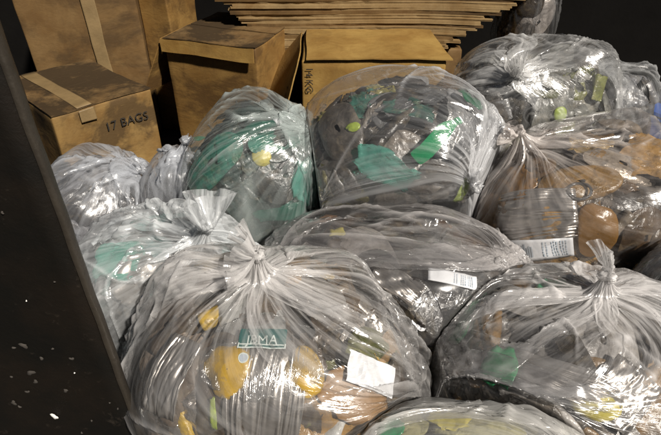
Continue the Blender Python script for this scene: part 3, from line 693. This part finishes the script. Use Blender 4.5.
def rect(w, h, nx=8, ny=4):
    x, y = np.meshgrid(np.linspace(-w / 2, w / 2, nx), np.linspace(-h / 2, h / 2, ny)); return np.stack([x.ravel(), y.ravel(), 0 * x.ravel()], -1), grid_faces(ny, nx).tolist()
def offs(V, dx, dy): V = V.copy(); V[:, 0] += dx; V[:, 1] += dy; return V
V, Fc = rect(.092, .042, 14, 6); on_surface('front', 262, 338, V, Fc, M['tealink'], 'logo_panel', pk, -.02, .972)
V, Fc = text_mesh('JBMA', .027); on_surface('front', 262, 340, V, Fc, M['whiteink'], 'lettering', pk, -.02, .978)
for dx, dy, w_, h_ in ((0, -.020, .092, .0025), (0, -.0135, .086, .0025), (-.045, -.016, .0025, .010), (.045, -.016, .0025, .010)):
    V, Fc = rect(w_, h_, 14, 2); on_surface('front', 262, 338, offs(V, dx, dy), Fc, M['whiteink'], 'logo_border', pk, -.02, .978)
th = np.linspace(0, 6.283, 20, endpoint=False)
on_surface('front', 243, 358, np.stack([.010 * np.cos(th), .010 * np.sin(th), 0 * th], -1), [list(range(20))], M['whiteink'], 'round_emblem', pk, 0, .978)
on_surface('front', 243, 358, np.stack([.0075 * np.cos(th), .0075 * np.sin(th), 0 * th], -1), [list(range(20))], M['greyink'], 'emblem_centre', pk, 0, .981)
sheet_thing('pleated_film', 'shiny silvery pleated film below the yellow packet in the foreground bag', 'film', 'front', 262, 412, .26, .15, M['foil'], lev=.955, amp=.002, nx=18, ny=84, seed=22, rot=1.45, jitter=False, pleat=(.010, 8))
sheet_thing('pleated_film', 'shiny crumpled film along the left side of the foreground bag', 'film', 'front', 165, 375, .16, .09, M['foil'], lev=.95, amp=.003, nx=16, ny=44, seed=23, rot=1.2, jitter=False, pleat=(.007, 5))
sheet_thing('green_strip', 'narrow green strip low in the foreground bag', 'strip', 'front', 213, 414, .012, .06, M['lime'], lev=.965, amp=.001, nx=4, ny=8, seed=24)
sheet_thing('white_paper', 'creased white sheet of paper in the right side of the foreground bag', 'paper', 'front', 374, 374, .115, .062, M['white'], smooth=False, lev=.97, amp=.006, nx=20, ny=13, seed=25, rot=-.28, jitter=False)
sheet_thing('brown_board', 'wet brown cardboard scrap behind the white paper in the foreground bag', 'cardboard scrap', 'front', 358, 394, .15, .10, M['brown'], lev=.945, amp=.006, nx=12, ny=10, seed=26, rot=-.3)
# left bag
sheet_thing('clear_wrapper', 'crumpled clear wrapper in the lower part of the milky bag', 'wrapper', 'left', 145, 278, .14, .13, M['foil'], lev=.95, amp=.012, seed=31, nx=14, ny=13)
sheet_thing('teal_film', 'faint teal film in the middle of the milky bag', 'film', 'left', 118, 258, .12, .11, M['teal'], lev=.955, amp=.006, pleat=(.007, 5), seed=32)
V, Fc = lathe([(.018, -.004), (.024, -.005), (.026, 0), (.024, .005), (.018, .004), (.017, 0), (.018, -.004)], 28)
b = BAGS['far_left']; q = hit(b, 126, 203, .96); p, n, x, y = frame(b, q)
o = link('black_ring', tuck(b, place_axis(V, p, n + .5 * y)), Fc, M['black_cap']); tag(o, 'black plastic ring low in the grey bag by the lettered carton', 'ring')
# teal bag
blob('yellow_ball', 'yellow round thing in the bag with teal plastic', 'ball', 'teal', 262, 157, .030, .028, M['yellow'], lev=.92, seed=7)
bottle('teal', 247, 138, .55, 1.0, M['teal2'], M['white'], 'deep green bottle at the top of the bag with the yellow round thing', lev=.86)
sheet_thing('teal_film', 'strip of deep green film at the bottom of the bag with the yellow round thing', 'film', 'teal', 282, 214, .19, .05, M['teal2'], lev=.97, amp=.006, pleat=(.006, 3), seed=42, rot=.1, nx=20, ny=8)
sheet_thing('teal_film', 'pale teal film at the right side of the bag with the yellow round thing', 'film', 'teal', 308, 180, .10, .14, M['teal'], lev=.965, amp=.006, pleat=(.007, 5), seed=43)
V, Fc = lathe([(.0, 0), (.026, 0), (.03, .004), (.036, .08), (.038, .085), (.036, .088)], 26)
b = BAGS['teal']; q = hit(b, 258, 190, .90); p, n, x, y = frame(b, q)
o = link('clear_cup', tuck(b, place_axis(V, p - .03 * x, x * .9 + .35 * y)), Fc, M['clear']); tag(o, 'clear plastic cup lying below the yellow round thing', 'cup')
# big bag
bottle('big', 437, 139, .72, .80, M['green'], M['green'], 'bright green bottle in the right half of the large grey bag', lev=.965, squash=.8)
sheet_thing('teal_film', 'pale teal crumpled film low in the large grey bag', 'film', 'big', 385, 168, .20, .085, M['teal'], lev=.965, amp=.006, pleat=(.009, 5), seed=51, rot=-.5, nx=18, ny=12)
blob('lime_scrap', 'small yellow green scrap in the large grey bag', 'scrap', 'big', 353, 127, .022, .014, M['lime'], lev=.92, seed=9)
sheet_thing('dark_green_film', 'dark green film at the upper right of the large grey bag', 'film', 'big', 470, 98, .07, .09, M['darkgreen'], lev=.97, amp=.005, seed=52, rot=.3)
sheet_thing('dark_gap_patch', 'black patch standing in for the dark gap beside the green bottle in the large grey bag', 'scrap', 'big', 455, 152, .07, .055, M['black_cap'], lev=.965, amp=.004, seed=53, rot=-.6)  # sheet added to paint the shade of a gap in the contents
sheet_thing('lime_strip', 'yellow green leaf-like strip at the right foot of the large grey bag', 'strip', 'big', 463, 192, .03, .075, M['lime'], lev=.99, amp=.003, seed=54, rot=-.2)
# dark bag
sheet_thing('yellow_tag', 'small yellow tag in the dark bag in the middle', 'tag', 'dark', 337, 232, .04, .028, M['yellow'], lev=.975, amp=.002, nx=6, ny=5, seed=61)
sheet_thing('silver_film', 'crinkled silver film in the middle of the dark bag', 'film', 'dark', 395, 282, .13, .07, M['foil'], lev=.965, amp=.010, nx=16, ny=40, jitter=False, seed=62, rot=-.7, pleat=(.005, 5))
sheet_thing('silver_film', 'silvery crinkled film at the left foot of the dark bag', 'film', 'dark', 300, 258, .09, .06, M['foil'], lev=.955, amp=.010, nx=14, ny=32, jitter=False, seed=64, rot=.7, pleat=(.004, 4))
sheet_thing('silver_film', 'silvery crinkled film at the right of the dark bag above its label', 'film', 'dark', 470, 252, .12, .06, M['foil'], lev=.955, amp=.010, nx=14, ny=32, jitter=False, seed=65, rot=-.6, pleat=(.004, 4))
def label_thing(label, bag, px, py, w, h, rot, seed, lev=.975):
    o = sheet_thing('paper_label', label, 'label', bag, px, py, w, h, M['white'], lev=lev, amp=.0015, nx=16, ny=8, seed=seed, rot=rot, jitter=False)
    r = np.random.default_rng(seed); c, s = math.cos(rot), math.sin(rot)
    Vp, Fp = [], []                                                     # unreadable lines of small print set across the label
    def dash(x0, y0, dx, dy):
        i0 = len(Vp); Vp.extend([(x0, y0, 0), (x0 + dx, y0, 0), (x0 + dx, y0 + dy, 0), (x0, y0 + dy, 0)]); Fp.append([i0, i0 + 1, i0 + 2, i0 + 3])
    for xx in (-.26, -.23, -.20, -.17, -.14): dash(xx * w, r.uniform(-.38, -.3) * h, .018 * w, r.uniform(.5, .7) * h)
    for xx in (.02, .07, .16, .20, .24, .30, .34, .38):
        yy = -.36
        while yy < .34: ln_ = r.uniform(.05, .16); dash(xx * w, yy * h, .018 * w, min(ln_, .36 - yy) * h); yy += ln_ + .035
    on_surface(bag, px, py, np.array(Vp), Fp, M['greyink'], 'small_print', o, rot, lev + .006)
    return o
label_thing('white paper label half hidden in the dark middle bag', 'dark', 453, 278, .115, .036, -.20, 66)
# brown bag
label_thing('white printed label at the foot of the amber brown bag', 'brown', 541, 250, .168, .064, .24, 71, .985)
sheet_thing('pleated_packet', 'shiny pleated clear packet above the white printed label', 'packet', 'brown', 535, 215, .22, .15, M['foil'], lev=.955, amp=.005, nx=18, ny=76, jitter=False, seed=72, rot=.12, pleat=(.007, 9))
sheet_thing('amber_film', 'amber brown packet at the upper left of the shiny pleated packet', 'packet', 'brown', 505, 190, .20, .13, M['amber'], lev=.955, amp=.006, seed=75, rot=.5, nx=26, ny=16, pleat=(.005, 4))
blob('amber_lump', 'amber brown lump at the left of the shiny pleated packet', 'lump', 'brown', 492, 215, .05, .07, M['amber'], lev=.92, seed=73, rot=-.3)
blob('amber_lump', 'amber brown lump at the right of the white printed label', 'lump', 'brown', 596, 232, .06, .08, M['amber'], lev=.92, seed=74, rot=.2)
V, Fc = lathe([(.026, -.003), (.031, -.004), (.033, 0), (.031, .004), (.026, .003), (.025, 0), (.026, -.003)], 30)
b = BAGS['brown']; q = hit(b, 580, 190, .975); p, n, x, y = frame(b, q)
o = link('dark_ring', tuck(b, place_axis(V, p, n + .9 * y)), Fc, M['black_cap']); tag(o, 'dark plastic ring in the upper right of the amber brown bag', 'ring')
# back bags
blob('lime_scrap', 'yellow green scrap in the pleated bag under the cardboard stack', 'scrap', 'back', 560, 114, .024, .026, M['lime'], lev=.92, seed=81)
blob('teal_scrap', 'teal scrap low in the dim bag farthest right', 'scrap', 'back_right', 588, 118, .035, .018, M['teal2'], lev=.92, seed=82)
# lower right bag
sheet_thing('green_film', 'bright green crumpled film in the middle of the big lower right bag', 'film', 'right_front', 498, 368, .065, .10, M['gpack'], lev=.98, cap=.995, amp=.010, pleat=(.006, 4), seed=91, rot=-.2, nx=8, ny=10)
bottle('right_front', 466, 317, .75, .75, M['green'], M['green'], 'green bottle at the upper left of the big lower right bag', lev=.93, squash=.6)
sheet_thing('silver_film', 'long silvery creased film across the big lower right bag', 'film', 'right_front', 560, 378, .24, .07, M['foil'], lev=.962, amp=.006, nx=24, ny=36, jitter=False, seed=92, rot=-.42, pleat=(.006, 4))
sheet_thing('silver_film', 'silvery creased film at the lower right corner of the big bag', 'film', 'right_front', 625, 395, .13, .10, M['foil'], lev=.955, amp=.006, nx=16, ny=36, jitter=False, seed=93, rot=.8, pleat=(.006, 4))
blob('olive_lump', 'olive yellow lump low in the big lower right bag', 'lump', 'right_front', 595, 402, .05, .035, M['yellow'], lev=.92, seed=94, rot=-.3)
# bottom and edge bags
sheet_thing('green_film', 'green film at the left of the pale bag at the bottom edge', 'film', 'bottom', 388, 426, .05, .05, M['green'], lev=.965, amp=.004, seed=95)
sheet_thing('pale_yellow_film', 'pale yellow film in the pale bag at the bottom edge', 'film', 'bottom', 450, 418, .07, .05, M['yellow'], lev=.96, amp=.004, seed=96)
bottle('edge', 645, 262, -.4, .8, M['darkgreen'], M['darkgreen'], 'deep green bottle in the bag at the right edge', lev=.93)

# ------------------------------------------------------------------ cartons
def quad_grid(A, B, C, D, nx, ny):
    """A far-left B far-right C near-right D near-left"""
    s, t = np.meshgrid(np.linspace(0, 1, nx), np.linspace(0, 1, ny)); s = s[..., None]; t = t[..., None]
    P = (A * (1 - s) + B * s) * (1 - t) + (D * (1 - s) + C * s) * t
    w_ = np.linalg.norm(B - A); h_ = np.linalg.norm(D - A)
    return P.reshape(-1, 3), np.stack([s[..., 0] * w_, t[..., 0] * h_], -1).reshape(-1, 2)
def dent(P, amp, seed): 
    return P + amp * np.stack([fbm(P, 7, 7), fbm(P, 7, 8), fbm(P, 7, 9)], -1)
def carton(label, A, B, C, D, down, m, seed, dent_amp=.0065):
    jr = np.random.default_rng(seed + 70); A, B, C, D = [np.array(q, float) for q in (A, B, C, D)]
    dn = [np.array(q, float) for q in (down if isinstance(down, list) else [down] * 4)]
    lo = [A + dn[0], B + dn[1], C + dn[2], D + dn[3]]
    root = empty('cardboard_box', sum(lo) / 4); tag(root, label, 'cardboard box', 'cardboard boxes behind the bags')
    Vs, Fs, Us, off = [], [], [], 0; n = 18
    for q in ((A, B, C, D), (D, C, lo[2], lo[3]), (A, D, lo[3], lo[0]), (C, B, lo[1], lo[2]), (B, A, lo[0], lo[1]), (lo[3], lo[2], lo[1], lo[0])):
        P, uv = quad_grid(*q, n, n); Vs.append(P); Fs.append(grid_faces(n, n)[:, ::-1] + off); Us.append(uv); off += len(P)
    o = link('carton_body', dent(np.concatenate(Vs), dent_amp * 1.2, seed), np.concatenate(Fs), m, root, True, uv=np.concatenate(Us))
    md = o.modifiers.new('weld', 'WELD'); md.merge_threshold = .0008
    md = o.modifiers.new('worn_corners', 'BEVEL'); md.width = .007; md.segments = 2; md.limit_method = 'ANGLE'; md.angle_limit = math.radians(45)
    return root, (A, B, C, D, lo)
def panel(name, A, B, C, D, m, root, seed, thick=.005, lift=0.0, amp=.004, n=14):
    A, B, C, D = [np.array(q, float) for q in (A, B, C, D)]; nn = np.cross(B - A, D - A); nn = -nn / np.linalg.norm(nn)
    P, uv = quad_grid(A, B, C, D, n, n); P = dent(P, .0078, 0) + lift * nn + (amp * .4 * fbm(P, 24, seed))[:, None] * nn
    o = link(name, P, grid_faces(n, n)[:, ::-1], m, root, True, uv=uv); md = o.modifiers.new('board', 'SOLIDIFY'); md.thickness = thick; md.offset = 1; o.data.polygons.foreach_set('use_smooth', [False] * len(o.data.polygons)) if thick > .003 else None
    return o
K1 = card_mat('kraft_stained', (.25, .158, .055), .95, 1.3, (.07, .042, .016), .47, .57)  # kraft bases also darkened to stand in for weaker light at the back
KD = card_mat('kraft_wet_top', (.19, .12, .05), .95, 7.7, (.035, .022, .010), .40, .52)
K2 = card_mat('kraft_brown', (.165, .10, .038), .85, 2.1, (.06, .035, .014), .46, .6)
K3 = card_mat('kraft_warm', (.25, .147, .043), .9, 4.6, (.085, .045, .014), .46, .58)
K4 = card_mat('kraft_yellow', (.31, .195, .056), .65, 5.2, (.15, .085, .025), .49, .64)
K5 = card_mat('kraft_grey', (.30, .21, .10), .5, 6.0, (.14, .095, .045), .5, .65)

def at_z(px, py, z):
    d = ray(px, py); return CAM + d * ((z - CAM_Z) / d[2])
def upright(label, D, yaw, w_, dep, m, seed, lean=(0, 0)):
    """square-cornered carton standing on the ground; D is its near left top corner"""
    yw = math.radians(yaw); xd = np.array([math.cos(yw), math.sin(yw), 0]); yd = np.array([-math.sin(yw), math.cos(yw), 0])
    A, B, C = D + yd * dep, D + yd * dep + xd * w_, D + xd * w_
    root, g = carton(label, A, B, C, D, (lean[0], lean[1], -D[2] + .003), m, seed)
    return root, A, B, C, np.array(D), xd, yd
def carton_text(s, size, O, xd, yd, m, root, lift, name='lettering'):
    xd = xd / np.linalg.norm(xd); nn = np.cross(xd, yd); nn /= np.linalg.norm(nn); yd = np.cross(nn, xd)
    V, Fc = text_mesh(s, size); P = dent(O + V[:, :1] * xd + V[:, 1:2] * yd, .0078, 0) + lift * nn
    poly_link(name, P, Fc, m, root)
UPZ = np.array([0, 0, 1.0])
# box lettered 17 BAGS
r1, A, B, C, D, xd, yd = upright('stained carton lettered 17 BAGS behind the grey bag at left', at_z(50, 119, .52), 46, .40, .52, K1, 1)
m0, m1 = (A + D) / 2, (B + C) / 2
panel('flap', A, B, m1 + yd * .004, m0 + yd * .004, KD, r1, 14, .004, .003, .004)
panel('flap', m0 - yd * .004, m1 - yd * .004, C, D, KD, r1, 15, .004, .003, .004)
t0 = A * .68 + B * .32; t1 = D * .68 + C * .32
panel('tape', t0 - xd * .03, t0 + xd * .03, t1 + xd * .03, t1 - xd * .03, M['tape'], r1, 3, .001, .0085, .002)
panel('tape', t1 - xd * .03 - yd * .009, t1 + xd * .03 - yd * .009, t1 + xd * .03 - yd * .009 - UPZ * .05, t1 - xd * .03 - yd * .009 - UPZ * .045, M['tape'], r1, 4, .001, .001, .001)
carton_text('17 BAGS', .050, D + xd * .27 - UPZ * .095, xd, UPZ, M['ink'], r1, .009)
# box behind it
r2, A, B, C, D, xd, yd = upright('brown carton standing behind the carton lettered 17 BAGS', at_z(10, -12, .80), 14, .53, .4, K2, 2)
panel('tape', D + xd * .29 - yd * .006, D + xd * .35 - yd * .006, D + xd * .35 - yd * .006 - UPZ * .5, D + xd * .29 - yd * .006 - UPZ * .5, M['tape'], r2, 5, .001, .002, .001)
# narrow box
r3, A, B, C, D, xd, yd = upright('narrow upright carton squeezed between two larger cartons at the top left', at_z(134, -12, .76), -14, .16, .3, K3, 6)
panel('flap', A - xd * .004, D - xd * .004, D + (-.05, -.03, -.22), A + (-.05, -.03, -.2), K4, r3, 16, .005, .003, .002)
# carton with pale folded rim
r4, A, B, C, D, xd, yd = upright('stained carton with a pale folded rim left of the cardboard stack', at_z(163, 38, .66), -20, .43, .46, K3, 7)
panel('flap', D - yd * .012 + UPZ * .004, C - yd * .012 + UPZ * .004, C - yd * .020 - UPZ * .052, D - yd * .018 - UPZ * .046, K4, r4, 8, .005, .002, .003)
m0, m1 = A * .45 + D * .55, B * .45 + C * .55
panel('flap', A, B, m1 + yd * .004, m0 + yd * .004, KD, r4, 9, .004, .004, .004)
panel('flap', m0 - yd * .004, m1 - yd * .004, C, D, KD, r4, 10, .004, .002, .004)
panel('flap', A - xd * .006, D - xd * .006, D + (-.115, -.03, -.24), A + (-.10, -.03, -.25), K3, r4, 17, .005, .003, .003)
# yellow box with printed corner under the stack
r6, A, B, C, D, xd, yd = upright('yellow brown carton with printed corner below the flattened cardboard stack', at_z(300, 62, .64), -1, .56, .40, K4, 10)
panel('flap', A + xd * .01 + UPZ * .006, B + UPZ * .006, C + xd * .02 - yd * .014 + UPZ * .002, D + xd * .02 - yd * .012 + UPZ * .002, K4, r6, 11, .005, .004, .004)
lf_ = np.array([-.12, -.05, -.27])
panel('flap', A - xd * .006, D - xd * .006 - yd * .01, D + (-.085, -.06, -.27), A + (-.27, -.02, -.27), K4, r6, 18, .005, .003, .003)
fn = np.cross(lf_, D - A); fn /= np.linalg.norm(fn)
for k in range(9):                                                     # smudged, unreadable print along the hanging flap
    rr_ = np.random.default_rng(k + 40); O = D - yd * .01 + (A - D) * .14 + lf_ * (.12 + .085 * k) + (D - A) * rr_.uniform(-.04, .04); ex = (D - A) / np.linalg.norm(D - A) * rr_.uniform(.007, .018); ey = lf_ / np.linalg.norm(lf_) * rr_.uniform(.004, .008)
    poly_link('smudged_print', dent(np.array([O - ex - ey, O + ex - .6 * ey, O + ex + ey, O - .7 * ex + ey]), .0078, 0) + fn * .012, [[0, 1, 2, 3]], M['ink'], r6)
carton_text('14 KG', .040, D + xd * .03 - UPZ * .075 - yd * .002, -UPZ, xd, M['ink'], r6, .006)
# hidden carton that carries the stack
P0 = at(262, 60, 2.40)
A, B, C, D = [np.array(q) for q in ((-.42, 3.0, .555), (.62, 3.0, .555), (.62, 2.44, .555), (-.30, 2.44, .555))]
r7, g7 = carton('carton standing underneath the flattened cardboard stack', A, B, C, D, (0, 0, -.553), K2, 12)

# ------------------------------------------------------------------ flattened cardboard stack
def board_sheet(idx, z, x0, x1, y0, yaw, thick, label, m):
    rr = np.random.default_rng(500 + idx); nx_, ny_ = 40, 10; L_ = x1 - x0; D_ = .5
    s, t = np.meshgrid(np.linspace(0, 1, nx_), np.linspace(0, 1, ny_)); s = s.ravel(); t = t.ravel()
    X = x0 + s * L_; Y = y0 + t * D_
    edge = .003 * np.sin(s * 4 + idx * 3) + .001 * np.sin(s * 23 + idx) + .0008 * rr.normal(size=len(s))
    Y = Y + edge * (t == 0); X = X + (.008 * np.sin(t * 20 + idx) + .004 * rr.normal(size=len(s))) * ((s == 0) | (s == 1))
    zz = z + .012 * np.sin(s * 3.0 + .3) * s + .0012 * np.sin(s * 9 + 1)
    P = np.stack([X, Y, zz], -1); c = np.array([x0, y0, 0]); cy, sy = math.cos(yaw), math.sin(yaw)
    P = (P - c) @ np.array([[cy, sy, 0], [-sy, cy, 0], [0, 0, 1]]) + c
    root = empty('flattened_cardboard', (x0, y0, z)); tag(root, label, 'cardboard', 'flattened cardboard sheets in the stack')
    uv = np.stack([s * L_, t * D_], -1); gf = grid_faces(ny_, nx_)
    ply = thick * .48
    for k, (dz, pm) in enumerate(((0, m), (thick - ply, m))):
        Q = P.copy(); Q[:, 2] += dz; Q[:, 1] += rr.uniform(-.002, .002); Q[:, 0] += rr.uniform(-.005, .005)
        T = Q.copy(); T[:, 2] += ply
        n_ = len(Q); rg = np.concatenate([np.arange(nx_), np.arange(1, ny_) * nx_ + nx_ - 1, (ny_ - 1) * nx_ + np.arange(nx_ - 2, -1, -1), np.arange(ny_ - 2, 0, -1) * nx_]); rn = np.roll(rg, -1)
        link('board_layer', np.concatenate([Q, T]), np.concatenate([gf[:, ::-1], gf + n_, np.stack([rg, rn, rn + n_, rg + n_], -1)]), pm, root, False, uv=np.concatenate([uv, uv]))
ordn = ['lowest', 'second lowest', 'third from the bottom', 'fourth from the bottom', 'fifth from the bottom', 'sixth from the bottom', 'seventh from the bottom', 'eighth from the bottom', 'ninth from the bottom', 'tenth from the bottom', 'eleventh from the bottom', 'twelfth from the bottom', 'thirteenth from the bottom', 'eighth from the top', 'seventh from the top', 'sixth from the top', 'fifth from the top', 'fourth from the top', 'third from the top', 'second from the top', 'topmost']
z = .5615
for k in range(21):
    tk = .0125 + .003 * math.sin(k * 2.3)
    xl = -.285 - .0125 * k + .012 * math.sin(k * 1.9); xr = .50 + .020 * k + .022 * math.sin(k * 2.7)
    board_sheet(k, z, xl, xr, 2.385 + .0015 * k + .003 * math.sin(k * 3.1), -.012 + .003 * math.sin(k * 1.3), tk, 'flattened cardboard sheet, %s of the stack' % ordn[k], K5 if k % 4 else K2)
    z += tk + .0004
# ------------------------------------------------------------------ loose bits between the bags
def bit(name, label, cat, px, py, Z, w_, h_, m, rot, seed, tilt=.5):
    p = at(px, py, Z); n = -fw * tilt + np.array([0, 0, 1.0]) * (1 - tilt); n /= np.linalg.norm(n); x = rt - n * (rt @ n); x /= np.linalg.norm(x); y = np.cross(n, x)
    lx, ly, lz = sheet_local(w_, h_, 10, 8, .004, seed); c, s = math.cos(rot), math.sin(rot)
    P = p + (c * lx - s * ly)[:, None] * x + (s * lx + c * ly)[:, None] * y + lz[:, None] * n
    o = solid_sheet(name, P, grid_faces(8, 10), np.stack([lx, ly], -1), m, .003); tag(o, label, cat); return o
bit('white_scrap', 'small white scrap between the foreground bag and the lower right bag', 'scrap', 420, 323, 1.24, .035, .03, M['white'], -.6, 1)
bit('brown_scrap', 'brown cardboard scrap below the dark middle bag', 'cardboard scrap', 425, 300, 1.33, .09, .05, M['brown'], -.3, 2)
bit('green_tape', 'short green strip of tape at the foot of the pale rimmed carton', 'tape', 193, 139, 2.36, .10, .026, M['darkgreen'], .12, 3)
# blue crate at the right edge
cr = empty('blue_crate', at(672, 150, 2.15)); tag(cr, 'blue plastic crate corner at the right edge behind the bags', 'crate')
A, B, C, D = at(636, 98, 2.12), at(735, 140, 2.12), at(735, 150, 2.0), at(630, 107, 2.05)
dn = np.array([0, 0, -.40])
panel('crate_wall', D, C, C + dn, D + dn, M['blue'], cr, 31, .008, 0, .001)
panel('crate_wall', A, D, D + dn, A + dn, M['blue'], cr, 32, .008, 0, .001)
panel('crate_rim', A + (0, 0, .006), B + (0, 0, .006), C + (0, -.01, .006), D + (0, -.01, .006), M['blue'], cr, 33, .012, 0, .001)
